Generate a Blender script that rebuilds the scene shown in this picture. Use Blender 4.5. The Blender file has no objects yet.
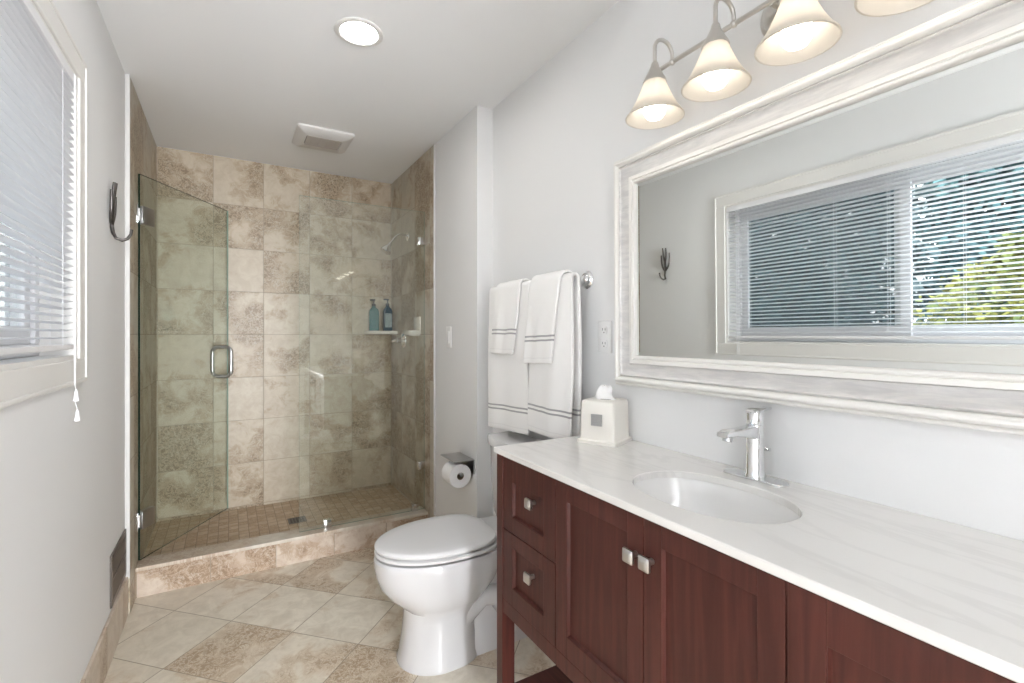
import bpy, bmesh, math, random
from mathutils import Vector, Matrix, noise
random.seed(7)
C = bpy.context.scene.collection
S = bpy.context.scene
PI = math.pi

# ------------------------------------------------------------------ camera, world, exposure
cam_d = bpy.data.cameras.new('camera'); cam = bpy.data.objects.new('camera', cam_d); C.objects.link(cam)
cam.location = (0, 0, 1.263); cam.rotation_euler = (PI/2, 0, -math.radians(30.385))
cam_d.sensor_fit = 'HORIZONTAL'; cam_d.sensor_width = 36; cam_d.lens = 483.3/1024*36
cam_d.shift_y = -6.3/1024; cam_d.clip_start = .02
S.camera = cam
S.view_settings.view_transform = 'Standard'; S.view_settings.look = 'None'
S.view_settings.gamma = 1; S.view_settings.use_curve_mapping = False
S.view_settings.exposure = 1.0
W = bpy.data.worlds.new('world'); S.world = W; W.use_nodes = True
wn = W.node_tree; wn.nodes.clear()
w_out = wn.nodes.new('ShaderNodeOutputWorld'); w_bg = wn.nodes.new('ShaderNodeBackground')
w_tc = wn.nodes.new('ShaderNodeTexCoord'); w_sep = wn.nodes.new('ShaderNodeSeparateXYZ'); w_rmp = wn.nodes.new('ShaderNodeValToRGB')
w_rmp.color_ramp.elements[0].position = 0; w_rmp.color_ramp.elements[0].color = (.96, .97, 1, 1)
w_rmp.color_ramp.elements[1].position = .8; w_rmp.color_ramp.elements[1].color = (.80, .89, 1, 1)
wn.links.new(w_tc.outputs['Generated'], w_sep.inputs[0]); wn.links.new(w_sep.outputs[2], w_rmp.inputs[0])
wn.links.new(w_rmp.outputs[0], w_bg.inputs[0]); w_bg.inputs[1].default_value = 2.7
wn.links.new(w_bg.outputs[0], w_out.inputs[0])
sun_d = bpy.data.lights.new('sun', 'SUN'); sun_d.energy = 2.0; sun_d.angle = .05
sun = bpy.data.objects.new('sun', sun_d); C.objects.link(sun); sun.rotation_euler = (math.radians(40), math.radians(30), 0)
hall_fill_d = bpy.data.lights.new('hall_fill', 'AREA'); hall_fill_d.shape = 'RECTANGLE'; hall_fill_d.size = .56; hall_fill_d.size_y = 2.0; hall_fill_d.energy = 122   # added fill lamp, unseen behind the camera, evens out the room light
hall = bpy.data.objects.new('hall_fill', hall_fill_d); C.objects.link(hall); hall.location = (.35, -2.55, 1.15); hall.rotation_euler = (PI/2, 0, 0)
hall_fill_d.color = (.96, .98, 1)
BULB = 3.5          # strength of the vanity bulbs
CAN = 54.0           # strength of the recessed lights
S.cycles.use_denoising = True
S.cycles.max_bounces = 14; S.cycles.diffuse_bounces = 8; S.cycles.glossy_bounces = 6
S.cycles.transmission_bounces = 8; S.cycles.transparent_max_bounces = 24
S.cycles.caustics_reflective = False; S.cycles.caustics_refractive = False
S.cycles.sample_clamp_indirect = 6

# ------------------------------------------------------------------ materials
def new_mat(name):
    m = bpy.data.materials.new(name); m.use_nodes = True
    return m, m.node_tree.nodes, m.node_tree.links, m.node_tree.nodes['Principled BSDF']
def mat(name, col, rough=.5, metal=0, spec=.5, coat=0, bump=0, bscale=200, var=0):
    m, n, l, p = new_mat(name)
    p.inputs['Base Color'].default_value = (*col, 1); p.inputs['Roughness'].default_value = rough
    p.inputs['Metallic'].default_value = metal; p.inputs['Specular IOR Level'].default_value = spec
    p.inputs['Coat Weight'].default_value = coat; p.inputs['Coat Roughness'].default_value = .08
    if bump or var:
        g = n.new('ShaderNodeNewGeometry'); t = n.new('ShaderNodeTexNoise'); t.inputs['Scale'].default_value = bscale
        t.inputs['Detail'].default_value = 3
        l.new(g.outputs['Position'], t.inputs['Vector'])
        if bump:
            b = n.new('ShaderNodeBump'); b.inputs['Strength'].default_value = bump; b.inputs['Distance'].default_value = .002
            l.new(t.outputs[0], b.inputs['Height']); l.new(b.outputs[0], p.inputs['Normal'])
        if var:
            mx = n.new('ShaderNodeMix'); mx.data_type = 'RGBA'
            mx.inputs[6].default_value = (*[c*(1-var) for c in col], 1); mx.inputs[7].default_value = (*col, 1)
            l.new(t.outputs[0], mx.inputs[0]); l.new(mx.outputs[2], p.inputs['Base Color'])
    return m
class NB:   # small node-graph helper
    def __init__(s, m): s.n = m.node_tree.nodes; s.l = m.node_tree.links
    def put(s, sock, v):
        if hasattr(v, 'is_output'): s.l.new(v, sock)
        else: sock.default_value = v
    def math(s, op, a, b=0.0, c=0.0):
        k = s.n.new('ShaderNodeMath'); k.operation = op
        s.put(k.inputs[0], a); s.put(k.inputs[1], b); s.put(k.inputs[2], c); return k.outputs[0]
    def mix(s, f, a, b):
        k = s.n.new('ShaderNodeMix'); k.data_type = 'RGBA'; s.put(k.inputs[0], f)
        s.put(k.inputs[6], a if hasattr(a, 'is_output') else (*a, 1)); s.put(k.inputs[7], b if hasattr(b, 'is_output') else (*b, 1))
        return k.outputs[2]
    def noise(s, vec, scale, detail=4, rough=.55, dist=0):
        k = s.n.new('ShaderNodeTexNoise'); s.put(k.inputs['Vector'], vec); k.inputs['Scale'].default_value = scale
        k.inputs['Detail'].default_value = detail; k.inputs['Roughness'].default_value = rough; k.inputs['Distortion'].default_value = dist
        return k.outputs[0]
    def sstep(s, x, a, b):
        k = s.n.new('ShaderNodeMapRange'); k.interpolation_type = 'SMOOTHSTEP'
        s.put(k.inputs[0], x); s.put(k.inputs[1], a); s.put(k.inputs[2], b); return k.outputs[0]
    def comb(s, x, y, z=0.0):
        k = s.n.new('ShaderNodeCombineXYZ'); s.put(k.inputs[0], x); s.put(k.inputs[1], y); s.put(k.inputs[2], z); return k.outputs[0]
    def vadd(s, a, b):
        k = s.n.new('ShaderNodeVectorMath'); k.operation = 'ADD'; s.put(k.inputs[0], a); s.put(k.inputs[1], b); return k.outputs[0]
    def vscale(s, a, f):
        k = s.n.new('ShaderNodeVectorMath'); k.operation = 'SCALE'; s.put(k.inputs[0], a); k.inputs[3].default_value = f; return k.outputs[0]

def tile_mat(name, plane, pu, pv, ou, ov, light, light2, tan, dark, grout, gw=.0016, amount=-.002, rough=.35, nscale=7, seed=0, vmax=99.0, rnd=.24):
    """travertine-like tiles; every tile takes its own stretch of the stone"""
    m, n, l, p = new_mat(name); b = NB(m)
    pos = n.new('ShaderNodeNewGeometry').outputs['Position']
    sp = n.new('ShaderNodeSeparateXYZ'); l.new(pos, sp.inputs[0]); x, y, z = sp.outputs
    if plane == 'xz': a, c = x, z
    elif plane == 'yz': a, c = y, z
    elif plane == 'xy': a, c = x, y
    else:
        r = 1/math.sqrt(2)
        a = b.math('MULTIPLY', b.math('ADD', x, y), r); c = b.math('MULTIPLY', b.math('SUBTRACT', y, x), r)
    u = b.math('DIVIDE', b.math('SUBTRACT', a, ou), pu); v = b.math('MINIMUM', b.math('DIVIDE', b.math('SUBTRACT', c, ov), pv), vmax)
    iu, iv = b.math('FLOOR', u), b.math('FLOOR', v)
    fu, fv = b.math('SUBTRACT', u, iu), b.math('SUBTRACT', v, iv)
    du = b.math('MULTIPLY', b.math('MINIMUM', fu, b.math('SUBTRACT', 1.0, fu)), pu)
    dv = b.math('MULTIPLY', b.math('MINIMUM', fv, b.math('SUBTRACT', 1.0, fv)), pv)
    d = b.math('MINIMUM', du, dv)
    wnz = n.new('ShaderNodeTexWhiteNoise'); wnz.noise_dimensions = '3D'
    l.new(b.comb(iu, iv, float(seed)), wnz.inputs['Vector'])
    rs = n.new('ShaderNodeSeparateColor'); l.new(wnz.outputs['Color'], rs.inputs[0])
    vec = b.vadd(b.comb(a, c, 0.0), b.vscale(wnz.outputs['Color'], 37.0))
    big = b.noise(vec, nscale*.6, 2, .5, .3); mid = b.noise(vec, nscale*2.0, 7, .68, .6); fin = b.noise(vec, nscale*5.5, 6, .66, .8)
    k = b.math('ADD', b.math('MULTIPLY', big, .68), b.math('ADD', b.math('MULTIPLY', mid, .24), b.math('MULTIPLY', fin, .08)))
    k = b.math('ADD', k, b.math('MULTIPLY', b.math('SUBTRACT', rs.outputs[0], .5), rnd))
    k = b.math('ADD', k, amount)
    base = b.mix(rs.outputs[1], light, light2)
    base = b.mix(b.sstep(mid, .3, .7), base, [q*.86 for q in light2])
    base = b.mix(b.math('MULTIPLY', b.sstep(fin, .55, .75), .5), base, tan)
    m1 = b.sstep(k, .475, .535)
    lace = b.math('ABSOLUTE', b.math('SUBTRACT', fin, .5))           # pale lacy veins inside the brown patches
    m2 = b.math('MULTIPLY', b.sstep(k, .50, .61), b.sstep(lace, .01, .06))
    col = b.mix(b.math('MULTIPLY', m1, .85), base, tan)
    col = b.mix(b.math('MULTIPLY', m2, 1.0), col, dark)
    vein = b.math('MULTIPLY', b.sstep(b.math('ABSOLUTE', b.math('SUBTRACT', mid, .5)), .022, .0), m1)
    col = b.mix(b.math('MULTIPLY', vein, .6), col, light)
    gm = b.sstep(d, gw*1.4, gw*.7)
    col = b.mix(gm, col, grout)
    l.new(col, p.inputs['Base Color'])
    l.new(b.math('ADD', b.math('MULTIPLY', gm, .4), b.math('ADD', rough, b.math('MULTIPLY', fin, .12))), p.inputs['Roughness'])
    bp = n.new('ShaderNodeBump'); bp.inputs['Strength'].default_value = .5; bp.inputs['Distance'].default_value = .0015
    l.new(b.math('SUBTRACT', b.math('MULTIPLY', mid, .12), gm), bp.inputs['Height']); l.new(bp.outputs[0], p.inputs['Normal'])
    return m

def wood_mat(name, c1, c2, axis='z', rough=.4):
    m, n, l, p = new_mat(name); b = NB(m)
    pos = n.new('ShaderNodeNewGeometry').outputs['Position']
    mp = n.new('ShaderNodeMapping'); l.new(pos, mp.inputs[0])
    s = {'z': (40, 40, 2.2), 'y': (40, 2.2, 40), 'x': (2.2, 40, 40)}[axis]; mp.inputs['Scale'].default_value = s
    g = b.noise(mp.outputs[0], 1.0, 5, .6, 1.0); big = b.noise(pos, 3.0, 2)
    f = b.math('ADD', b.math('MULTIPLY', g, .75), b.math('MULTIPLY', big, .25))
    l.new(b.mix(b.sstep(f, .35, .68), c1, c2), p.inputs['Base Color'])
    p.inputs['Roughness'].default_value = rough; p.inputs['Specular IOR Level'].default_value = .3
    bp = n.new('ShaderNodeBump'); bp.inputs['Strength'].default_value = .06; bp.inputs['Distance'].default_value = .001
    l.new(g, bp.inputs['Height']); l.new(bp.outputs[0], p.inputs['Normal'])
    return m

def glass_mat(name, tint, ior=1.5):
    m, n, l, p = new_mat(name); n.remove(p)
    out = n['Material Output']; tr = n.new('ShaderNodeBsdfTransparent'); tr.inputs[0].default_value = (*tint, 1)
    gl = n.new('ShaderNodeBsdfGlossy'); gl.inputs['Roughness'].default_value = 0; fr = n.new('ShaderNodeFresnel'); ge = n.new('ShaderNodeNewGeometry'); im = n.new('ShaderNodeMix'); im.inputs[2].default_value = ior; im.inputs[3].default_value = 1/ior
    l.new(ge.outputs['Backfacing'], im.inputs[0]); l.new(im.outputs[0], fr.inputs[0])   # same reflectance on both faces of a pane
    mx = n.new('ShaderNodeMixShader'); l.new(fr.outputs[0], mx.inputs[0]); l.new(tr.outputs[0], mx.inputs[1]); l.new(gl.outputs[0], mx.inputs[2])
    l.new(mx.outputs[0], out.inputs[0]); return m
def emit_mat(name, col, strength):
    m, n, l, p = new_mat(name)
    p.inputs['Base Color'].default_value = (.9, .9, .9, 1); p.inputs['Emission Color'].default_value = (*col, 1); p.inputs['Emission Strength'].default_value = strength
    return m

M = {}
M['paint'] = mat('wall_paint', (.765, .768, .77), .6, bump=.03, bscale=260)
M['ceiling'] = mat('ceiling_paint', (.82, .825, .83), .85, bump=.03, bscale=260)
M['trimwhite'] = mat('trim_white', (.74, .73, .71), .4)
M['edge_trim'] = mat('edge_trim', (.60, .595, .58), .5)
M['vinyl'] = mat('vinyl_white', (.76, .76, .78), .35)
L1, L2, TN, DK, GR = (.54, .495, .40), (.51, .43, .33), (.40, .315, .22), (.225, .165, .105), (.31, .265, .21)
M['tile_back'] = tile_mat('tile_back', 'xz', .2925, .2865, -.0865, .1215, L1, L2, TN, DK, GR, gw=.0015, seed=3, vmax=7.9)
M['tile_side'] = tile_mat('tile_side', 'yz', .2865, .2865, .008, .1215, L1, (.48, .44, .365), TN, DK, GR, gw=.0015, seed=5, vmax=7.9)
M['tile_floor'] = tile_mat('tile_floor', 'diag', .3165, .3165, 1.7535-.3165*6, 1.1065-.3165*4, (.74, .69, .595), (.68, .615, .51), (.56, .46, .345), (.37, .275, .185), (.33, .28, .22), gw=.0017, amount=-.035, rough=.24, seed=11, rnd=.17)
M['tile_base'] = tile_mat('tile_base', 'yz', .3165, .6, .1, -.3, (.62, .55, .47), (.58, .49, .40), (.46, .36, .27), (.33, .24, .16), GR, gw=.0012, seed=17)
M['tile_curb'] = tile_mat('tile_curb', 'xz', .302, .6, .222, -.3, (.62, .55, .47), (.58, .47, .38), (.44, .33, .24), (.29, .20, .13), GR, gw=.0015, amount=.03, seed=23)
M['curb_cap'] = tile_mat('curb_cap', 'xy', 9, 9, -4, -4, (.64, .60, .53), (.60, .54, .46), (.54, .45, .36), (.42, .32, .24), GR, nscale=5, rough=.25, amount=-.03)
M['mosaic'] = tile_mat('mosaic', 'xy', .052, .052, .0, .0, (.66, .54, .41), (.58, .455, .325), (.50, .37, .245), (.41, .285, .18), (.34, .27, .20), gw=.0016, nscale=12, amount=.02, rough=.4)
M['wood'] = wood_mat('dark_cherry_wood', (.052, .0150, .0112), (.088, .026, .0195), 'z')
M['woodh'] = wood_mat('dark_cherry_rail', (.052, .0150, .0112), (.088, .026, .0195), 'y')
M['chrome'] = mat('chrome', (.82, .83, .84), .07, 1)
M['nickel'] = mat('brushed_nickel', (.62, .60, .57), .28, 1)
M['steel'] = mat('brushed_steel', (.50, .50, .50), .3, 1)
M['iron'] = mat('pewter_hook', (.13, .12, .115), .33, 1)
M['porcelain'] = mat('porcelain', (.60, .60, .61), .12, spec=.6, coat=.5)
M['seat'] = mat('toilet_seat_plastic', (.66, .66, .665), .22)
M['basin'] = mat('basin_porcelain', (.76, .755, .745), .12, spec=.6, coat=.4)
M['ceramic'] = mat('ceramic_white', (.74, .71, .66), .2, coat=.3)
M['tissuebox'] = mat('tissue_cover', (.80, .775, .72), .3, coat=.2)
M['paper'] = mat('paper_white', (.86, .86, .86), .9, bump=.1, bscale=400)
M['silver'] = mat('silver_square', (.50, .50, .50), .35, .6, var=.25, bscale=300)
M['plastic'] = mat('switch_plastic', (.80, .80, .80), .35)
M['slot'] = mat('dark_slot', (.03, .03, .03), .6)
M['fan'] = mat('fan_plastic', (.66, .645, .63), .5)
M['fan_dark'] = mat('fan_grille', (.40, .36, .32), .5)
M['vent'] = mat('vent_metal', (.17, .15, .135), .4, .7)
M['vent_dark'] = mat('vent_inside', (.06, .055, .05), .6)
M['edge'] = mat('glass_edge', (.012, .03, .022), .15)
M['glass'] = glass_mat('door_glass', (.955, .980, .957), 1.6)
M['glass_clear'] = glass_mat('panel_glass', (.968, .986, .970), 1.75)
M['edge_pale'] = mat('glass_edge_pale', (.30, .40, .34), .2)
M['winglass'] = glass_mat('window_glass', (.97, .985, .98), 1.45)
M['mirror'] = mat('mirror_silver', (.84, .865, .85), 0.0, 1)
M['frame_white'] = mat('frame_white', (.80, .785, .755), .35, coat=.1)
M['bulb'] = emit_mat('bulb_glow', (1, .93, .84), BULB)
M['can'] = emit_mat('lens_glow', (1, .97, .93), CAN)
M['trunk'] = mat('bark', (.10, .07, .05), .9, bump=.5, bscale=20)
M['gravel'] = mat('pale_bounce_ground', (.62, .61, .58), .95, var=.3, bscale=30)  # ground tone set pale to bounce light up onto the blind slats

def marble():
    m, n, l, p = new_mat('countertop_marble'); b = NB(m)
    pos = n.new('ShaderNodeNewGeometry').outputs['Position']
    mp = n.new('ShaderNodeMapping'); l.new(pos, mp.inputs[0]); mp.inputs['Rotation'].default_value = (0, 0, .55); mp.inputs['Scale'].default_value = (7, 1.6, 4)
    a = b.noise(mp.outputs[0], 1.0, 6, .6, .8)
    v = b.sstep(b.math('ABSOLUTE', b.math('SUBTRACT', a, .5)), .05, .0)
    big = b.noise(pos, 3, 3)
    l.new(b.mix(b.math('MULTIPLY', v, b.math('MULTIPLY', big, .55)), (.74, .73, .71), (.57, .56, .55)), p.inputs['Base Color'])
    p.inputs['Roughness'].default_value = .16; p.inputs['Coat Weight'].default_value = .2
    return m
M['marble'] = marble()
def silver_band():
    m, n, l, p = new_mat('frame_silver_wash'); b = NB(m)
    pos = n.new('ShaderNodeNewGeometry').outputs['Position']
    mp = n.new('ShaderNodeMapping'); l.new(pos, mp.inputs[0]); mp.inputs['Scale'].default_value = (60, 9, 60)
    a = b.noise(mp.outputs[0], 1.0, 5, .65, .5)
    l.new(b.mix(b.sstep(a, .3, .7), (.58, .57, .565), (.72, .705, .685)), p.inputs['Base Color'])
    p.inputs['Roughness'].default_value = .42; p.inputs['Metallic'].default_value = .25
    return m
M['frame_silver'] = silver_band()
def towel_mat():
    m, n, l, p = new_mat('towel_terry'); b = NB(m)
    uv = n.new('ShaderNodeUVMap').outputs[0]; sp = n.new('ShaderNodeSeparateXYZ'); l.new(uv, sp.inputs[0]); v = sp.outputs[1]
    def line(c): return b.sstep(b.math('ABSOLUTE', b.math('SUBTRACT', v, c)), .0042, .0030)
    msk = b.math('MAXIMUM', line(.092), line(.109))
    hem = b.sstep(b.math('ABSOLUTE', b.math('SUBTRACT', v, .022)), .003, .001)
    col = b.mix(msk, (.88, .875, .865), (.36, .36, .37)); col = b.mix(b.math('MULTIPLY', hem, .25), col, (.6, .6, .6))
    l.new(col, p.inputs['Base Color'])
    p.inputs['Roughness'].default_value = .95; p.inputs['Sheen Weight'].default_value = .3
    pos = n.new('ShaderNodeNewGeometry').outputs['Position']; t = b.noise(pos, 420, 2)
    bp = n.new('ShaderNodeBump'); bp.inputs['Strength'].default_value = .35; bp.inputs['Distance'].default_value = .002
    l.new(t, bp.inputs['Height']); l.new(bp.outputs[0], p.inputs['Normal']); return m
M['towel'] = towel_mat()
def shade_mat():
    m, n, l, p = new_mat('frosted_shade'); out = n['Material Output']
    n.remove(p)
    tl = n.new('ShaderNodeBsdfTranslucent'); tl.inputs[0].default_value = (.94, .90, .84, 1)
    df = n.new('ShaderNodeBsdfDiffuse'); df.inputs[0].default_value = (.62, .595, .55, 1)
    gl = n.new('ShaderNodeBsdfGlossy'); gl.inputs['Roughness'].default_value = .25
    m1 = n.new('ShaderNodeMixShader'); m1.inputs[0].default_value = .5; l.new(tl.outputs[0], m1.inputs[2]); l.new(df.outputs[0], m1.inputs[1])
    m2 = n.new('ShaderNodeMixShader'); m2.inputs[0].default_value = .05; l.new(m1.outputs[0], m2.inputs[1]); l.new(gl.outputs[0], m2.inputs[2])
    l.new(m2.outputs[0], out.inputs[0]); return m
M['shade'] = shade_mat()
def slat_mat():
    m, n, l, p = new_mat('blind_slat'); out = n['Material Output']
    p.inputs['Base Color'].default_value = (.85, .85, .86, 1); p.inputs['Roughness'].default_value = .4
    tl = n.new('ShaderNodeBsdfTranslucent'); tl.inputs[0].default_value = (.92, .92, .93, 1)
    mx = n.new('ShaderNodeMixShader'); mx.inputs[0].default_value = .6
    l.new(p.outputs[0], mx.inputs[1]); l.new(tl.outputs[0], mx.inputs[2]); l.new(mx.outputs[0], out.inputs[0]); return m
M['slat'] = slat_mat()
def screen_mat():   # insect screen: fine dark mesh that lets part of the light pass
    m, n, l, p = new_mat('insect_screen'); out = n['Material Output']
    p.inputs['Base Color'].default_value = (.15, .225, .26, 1); p.inputs['Roughness'].default_value = .7
    tr = n.new('ShaderNodeBsdfTransparent'); mx = n.new('ShaderNodeMixShader'); mx.inputs[0].default_value = .48
    l.new(tr.outputs[0], mx.inputs[1]); l.new(p.outputs[0], mx.inputs[2]); l.new(mx.outputs[0], out.inputs[0]); return m
M['screen'] = screen_mat()
def leaf_mat(name, c1, c2):
    m, n, l, p = new_mat(name); b = NB(m)
    oi = n.new('ShaderNodeNewGeometry'); f = b.noise(oi.outputs['Position'], 2.2, 4)
    l.new(b.mix(b.sstep(f, .35, .65), c1, c2), p.inputs['Base Color']); p.inputs['Roughness'].default_value = .6
    return m
M['leaf_teal'] = leaf_mat('leaf_teal', (.035, .10, .115), (.10, .215, .22))
M['leaf_dark'] = leaf_mat('leaf_dark', (.012, .034, .040), (.038, .08, .09))
M['leaf_yellow'] = leaf_mat('leaf_yellow', (.085, .12, .025), (.32, .30, .06))
M['liq_teal'] = mat('soap_teal', (.045, .15, .16), .12, coat=.5)
M['liq_blue'] = mat('soap_blue', (.012, .05, .085), .12, coat=.5)
M['black'] = mat('pump_black', (.03, .035, .04), .3)
M['label'] = mat('bottle_label', (.50, .58, .60), .4, var=.7, bscale=90)

# ------------------------------------------------------------------ mesh helpers
class MB:
    def __init__(s): s.bm = bmesh.new()
    def box(s, x0, x1, y0, y1, z0, z1, bev=0, seg=2):
        vs = [s.bm.verts.new(p) for p in [(x0,y0,z0),(x1,y0,z0),(x1,y1,z0),(x0,y1,z0),(x0,y0,z1),(x1,y0,z1),(x1,y1,z1),(x0,y1,z1)]]
        fs = [s.bm.faces.new([vs[i] for i in f]) for f in [(3,2,1,0),(4,5,6,7),(0,1,5,4),(1,2,6,5),(2,3,7,6),(3,0,4,7)]]
        if bev:
            es = list({e for f in fs for e in f.edges})
            bmesh.ops.bevel(s.bm, geom=es, offset=bev, segments=seg, affect='EDGES', profile=.5)
        return s
    def loft(s, rings, cap=True, closed=True):
        R = [[s.bm.verts.new(p) for p in r] for r in rings]; n = len(R[0])
        for a, b in zip(R[:-1], R[1:]):
            for i in range(n if closed else n-1):
                j = (i+1) % n
                s.bm.faces.new((a[i], a[j], b[j], b[i]))
        if cap: s.bm.faces.new(list(reversed(R[0]))); s.bm.faces.new(R[-1])
        return s
    def tube(s, pts, r, seg=12, cap=True):
        pts = [Vector(p) for p in pts]; rs = r if isinstance(r, (list, tuple)) else [r]*len(pts)
        rings = []; up = None
        for i, p in enumerate(pts):
            t = (pts[min(i+1, len(pts)-1)]-pts[max(i-1, 0)]).normalized()
            if up is None: up = Vector((0,0,1)) if abs(t.z) < .9 else Vector((1,0,0))
            a = t.cross(up).normalized(); up = a.cross(t).normalized()
            rings.append([p+(a*math.cos(k*2*PI/seg)+up*math.sin(k*2*PI/seg))*rs[i] for k in range(seg)])
        return s.loft(rings, cap)
    def lathe(s, prof, c, axis=(0,0,1), seg=32, cap=True):
        ax = Vector(axis).normalized(); a = ax.orthogonal().normalized(); b = ax.cross(a); c = Vector(c)
        return s.loft([[c+ax*h+(a*math.cos(k*2*PI/seg)+b*math.sin(k*2*PI/seg))*max(r, 1e-4) for k in range(seg)] for r, h in prof], cap)
    def sphere(s, c, r, sc=(1,1,1), seg=20, rings=12):
        return s.loft([[Vector(c)+Vector((math.cos(k*2*PI/seg)*math.sin(t)*r*sc[0], math.sin(k*2*PI/seg)*math.sin(t)*r*sc[1], -math.cos(t)*r*sc[2])) for k in range(seg)]
                       for t in [max(.02, min(PI-.02, PI*i/rings)) for i in range(rings+1)]])
    def xform(s, mtx): bmesh.ops.transform(s.bm, matrix=mtx, verts=s.bm.verts); return s
    def build(s, name, m, parent=None, smooth=False, rebase=True):
        bm = s.bm; bmesh.ops.recalc_face_normals(bm, faces=bm.faces)
        me = bpy.data.meshes.new(name); bm.to_mesh(me); bm.free(); me.materials.append(m)
        o = bpy.data.objects.new(name, me); C.objects.link(o)
        finish(o, parent, smooth, rebase); return o
def finish(o, parent, smooth, rebase=True):
    me = o.data
    if smooth:
        for p in me.polygons: p.use_smooth = True
        if smooth != 'all':
            me.set_sharp_from_angle(angle=math.radians(38))
    if parent is not None:
        o.parent = parent
        if parent.type == 'EMPTY': o.matrix_parent_inverse = Matrix.Translation(-parent.location)
        elif parent.parent is None: o.matrix_parent_inverse = Matrix.Translation(-parent.location)
    elif rebase:
        xs = [v.co for v in me.vertices]
        c = Vector(((min(v.x for v in xs)+max(v.x for v in xs))/2, (min(v.y for v in xs)+max(v.y for v in xs))/2, min(v.z for v in xs)))
        me.transform(Matrix.Translation(-c)); o.location = c
def tag(o, label, cat, group=None, kind=None):
    o['label'] = label; o['category'] = cat
    if group: o['group'] = group
    if kind: o['kind'] = kind
    return o
def thing(name, loc, label, cat, group=None, kind=None):
    o = bpy.data.objects.new(name, None); C.objects.link(o); o.location = loc; o.empty_display_size = .05
    return tag(o, label, cat, group, kind)
def struct(o, label, cat): return tag(o, label, cat, kind='structure')
def rrect(cx, cy, hx, hy, r, z, n=6, plane='xy'):
    pts = []
    for (sx, sy, a0) in ((1,1,0),(-1,1,PI/2),(-1,-1,PI),(1,-1,3*PI/2)):
        for k in range(n+1):
            a = a0+PI/2*k/n; pts.append((cx+sx*(hx-r)+r*math.cos(a), cy+sy*(hy-r)+r*math.sin(a)))
    return [Vector((p[0], p[1], z)) for p in pts]
def copy_tree(o, parent=None):
    c = o.copy(); C.objects.link(c)
    if parent is not None: c.parent = parent
    for ch in list(o.children): copy_tree(ch, c)
    return c
def bez(p0, p1, p2, p3, n=12):
    out = []
    for i in range(n+1):
        t = i/n; u = 1-t
        out.append(Vector(p0)*u**3+Vector(p1)*3*u*u*t+Vector(p2)*3*u*t*t+Vector(p3)*t**3)
    return out

# ------------------------------------------------------------------ room dimensions
XL, XN, XM = -.402, 1.097, 1.186
XT = -.385                            # face of the left shower tiles
# XL left wall, XN narrow wall, XM mirror wall
YR, YJ, YB, YG, H = -.75, 2.2235, 3.70, 2.97, 2.44
TL, TR = 2.76, 2.81                  # where the wall tile starts, left and right
# ------------------------------------------------------------------ structure
struct(MB().box(XL-.2, XM+.2, YR-.1, 2.93, -.08, 0).build('floor', M['tile_floor']), 'beige stone tile floor laid on the diagonal', 'floor')
struct(MB().box(XL-.2, XM+.2, YR-.1, YB+.1, H, H+.08).build('ceiling', M['ceiling']), 'plain white ceiling', 'ceiling')
wy0, wy1, wz0, wz1 = .17, 1.950, 1.19, 2.053      # window opening
w = MB()
for b_ in ((YR-.1, wy0, 0, H), (wy1, YB+.1, 0, H), (wy0, wy1, 0, wz0), (wy0, wy1, wz1, H)): w.box(XL-.15, XL, *b_)
struct(w.build('wall_left', M['paint']), 'pale grey painted wall with the window and the hook', 'wall')
struct(MB().box(XM, XM+.12, YR-.1, YJ+.02, 0, H).build('wall_right', M['paint']), 'pale grey wall behind vanity and mirror', 'wall')
struct(MB().box(XN, XM+.12, YJ, YB+.1, 0, H).build('wall_narrow', M['paint']), 'short pale grey wall that juts out beside the shower', 'wall')
struct(MB().box(XL-.15, XM+.12, YB+.012, YB+.12, 0, H).build('wall_back', M['paint']), 'wall behind the shower tiles', 'wall')
wr = MB().box(XL-.15, -.30, YR-.1, YR, 0, H).box(.50, XM+.12, YR-.1, YR, 0, H).box(-.30, .50, YR-.1, YR, 2.04, H)  # opening added so the fill lamp reaches the room
struct(wr.build('wall_rear', M['paint']), 'pale grey wall behind the camera with an opening added for the fill light', 'wall')
struct(MB().box(XL, XN, YB, YB+.012, .06, H-.005).build('wall_shower_back', M['tile_back']), 'beige stone tiled back wall of the shower', 'wall')
struct(MB().box(XL, XT, TL, YB, 0, H-.005).build('wall_shower_left', M['tile_side']), 'beige stone tiled left wall of the shower', 'wall')
struct(MB().box(XN-.009, XN, TR, YB, 0, H-.005).build('wall_shower_right', M['tile_side']), 'beige stone tiled right wall of the shower', 'wall')
struct(MB().box(XL, XT+.001, TL-.008, TL, .165, H, .003).build('trim_1', M['edge_trim']), 'thin white edge strip where the left shower tile starts', 'trim')
struct(MB().box(XN-.011, XN, TR-.008, TR, .15, H, .003).build('trim_2', M['edge_trim']), 'thin white edge strip where the right shower tile starts', 'trim')
struct(MB().box(XL, XL+.012, YR, TL, 0, .176, .003).build('baseboard_left', M['tile_base']), 'tall beige stone baseboard along the window wall', 'baseboard')
bb = MB().box(XN-.012, XN, YJ-.012, TR, 0, .155, .003).box(XN-.0, XM, YJ-.012, YJ, 0, .155, .003).box(XM-.012, XM, YR, YJ, 0, .155, .003)
struct(bb.build('baseboard_right', M['tile_base']), 'beige stone baseboard behind the toilet and vanity', 'baseboard')
struct(MB().box(XL, XN, 2.915, 3.025, 0, .128).build('shower_curb', M['tile_curb']), 'beige stone curb in front of the shower', 'curb')
struct(MB().box(XT, XN-.009, 2.906, 3.033, .128, .146, .003).build('shower_threshold', M['curb_cap']), 'pale polished stone cap on the shower curb', 'curb')
struct(MB().box(XL, XN, 3.02, YB, 0, .105).build('floor_shower', M['mosaic']), 'small square mosaic tile shower floor', 'floor')

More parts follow.
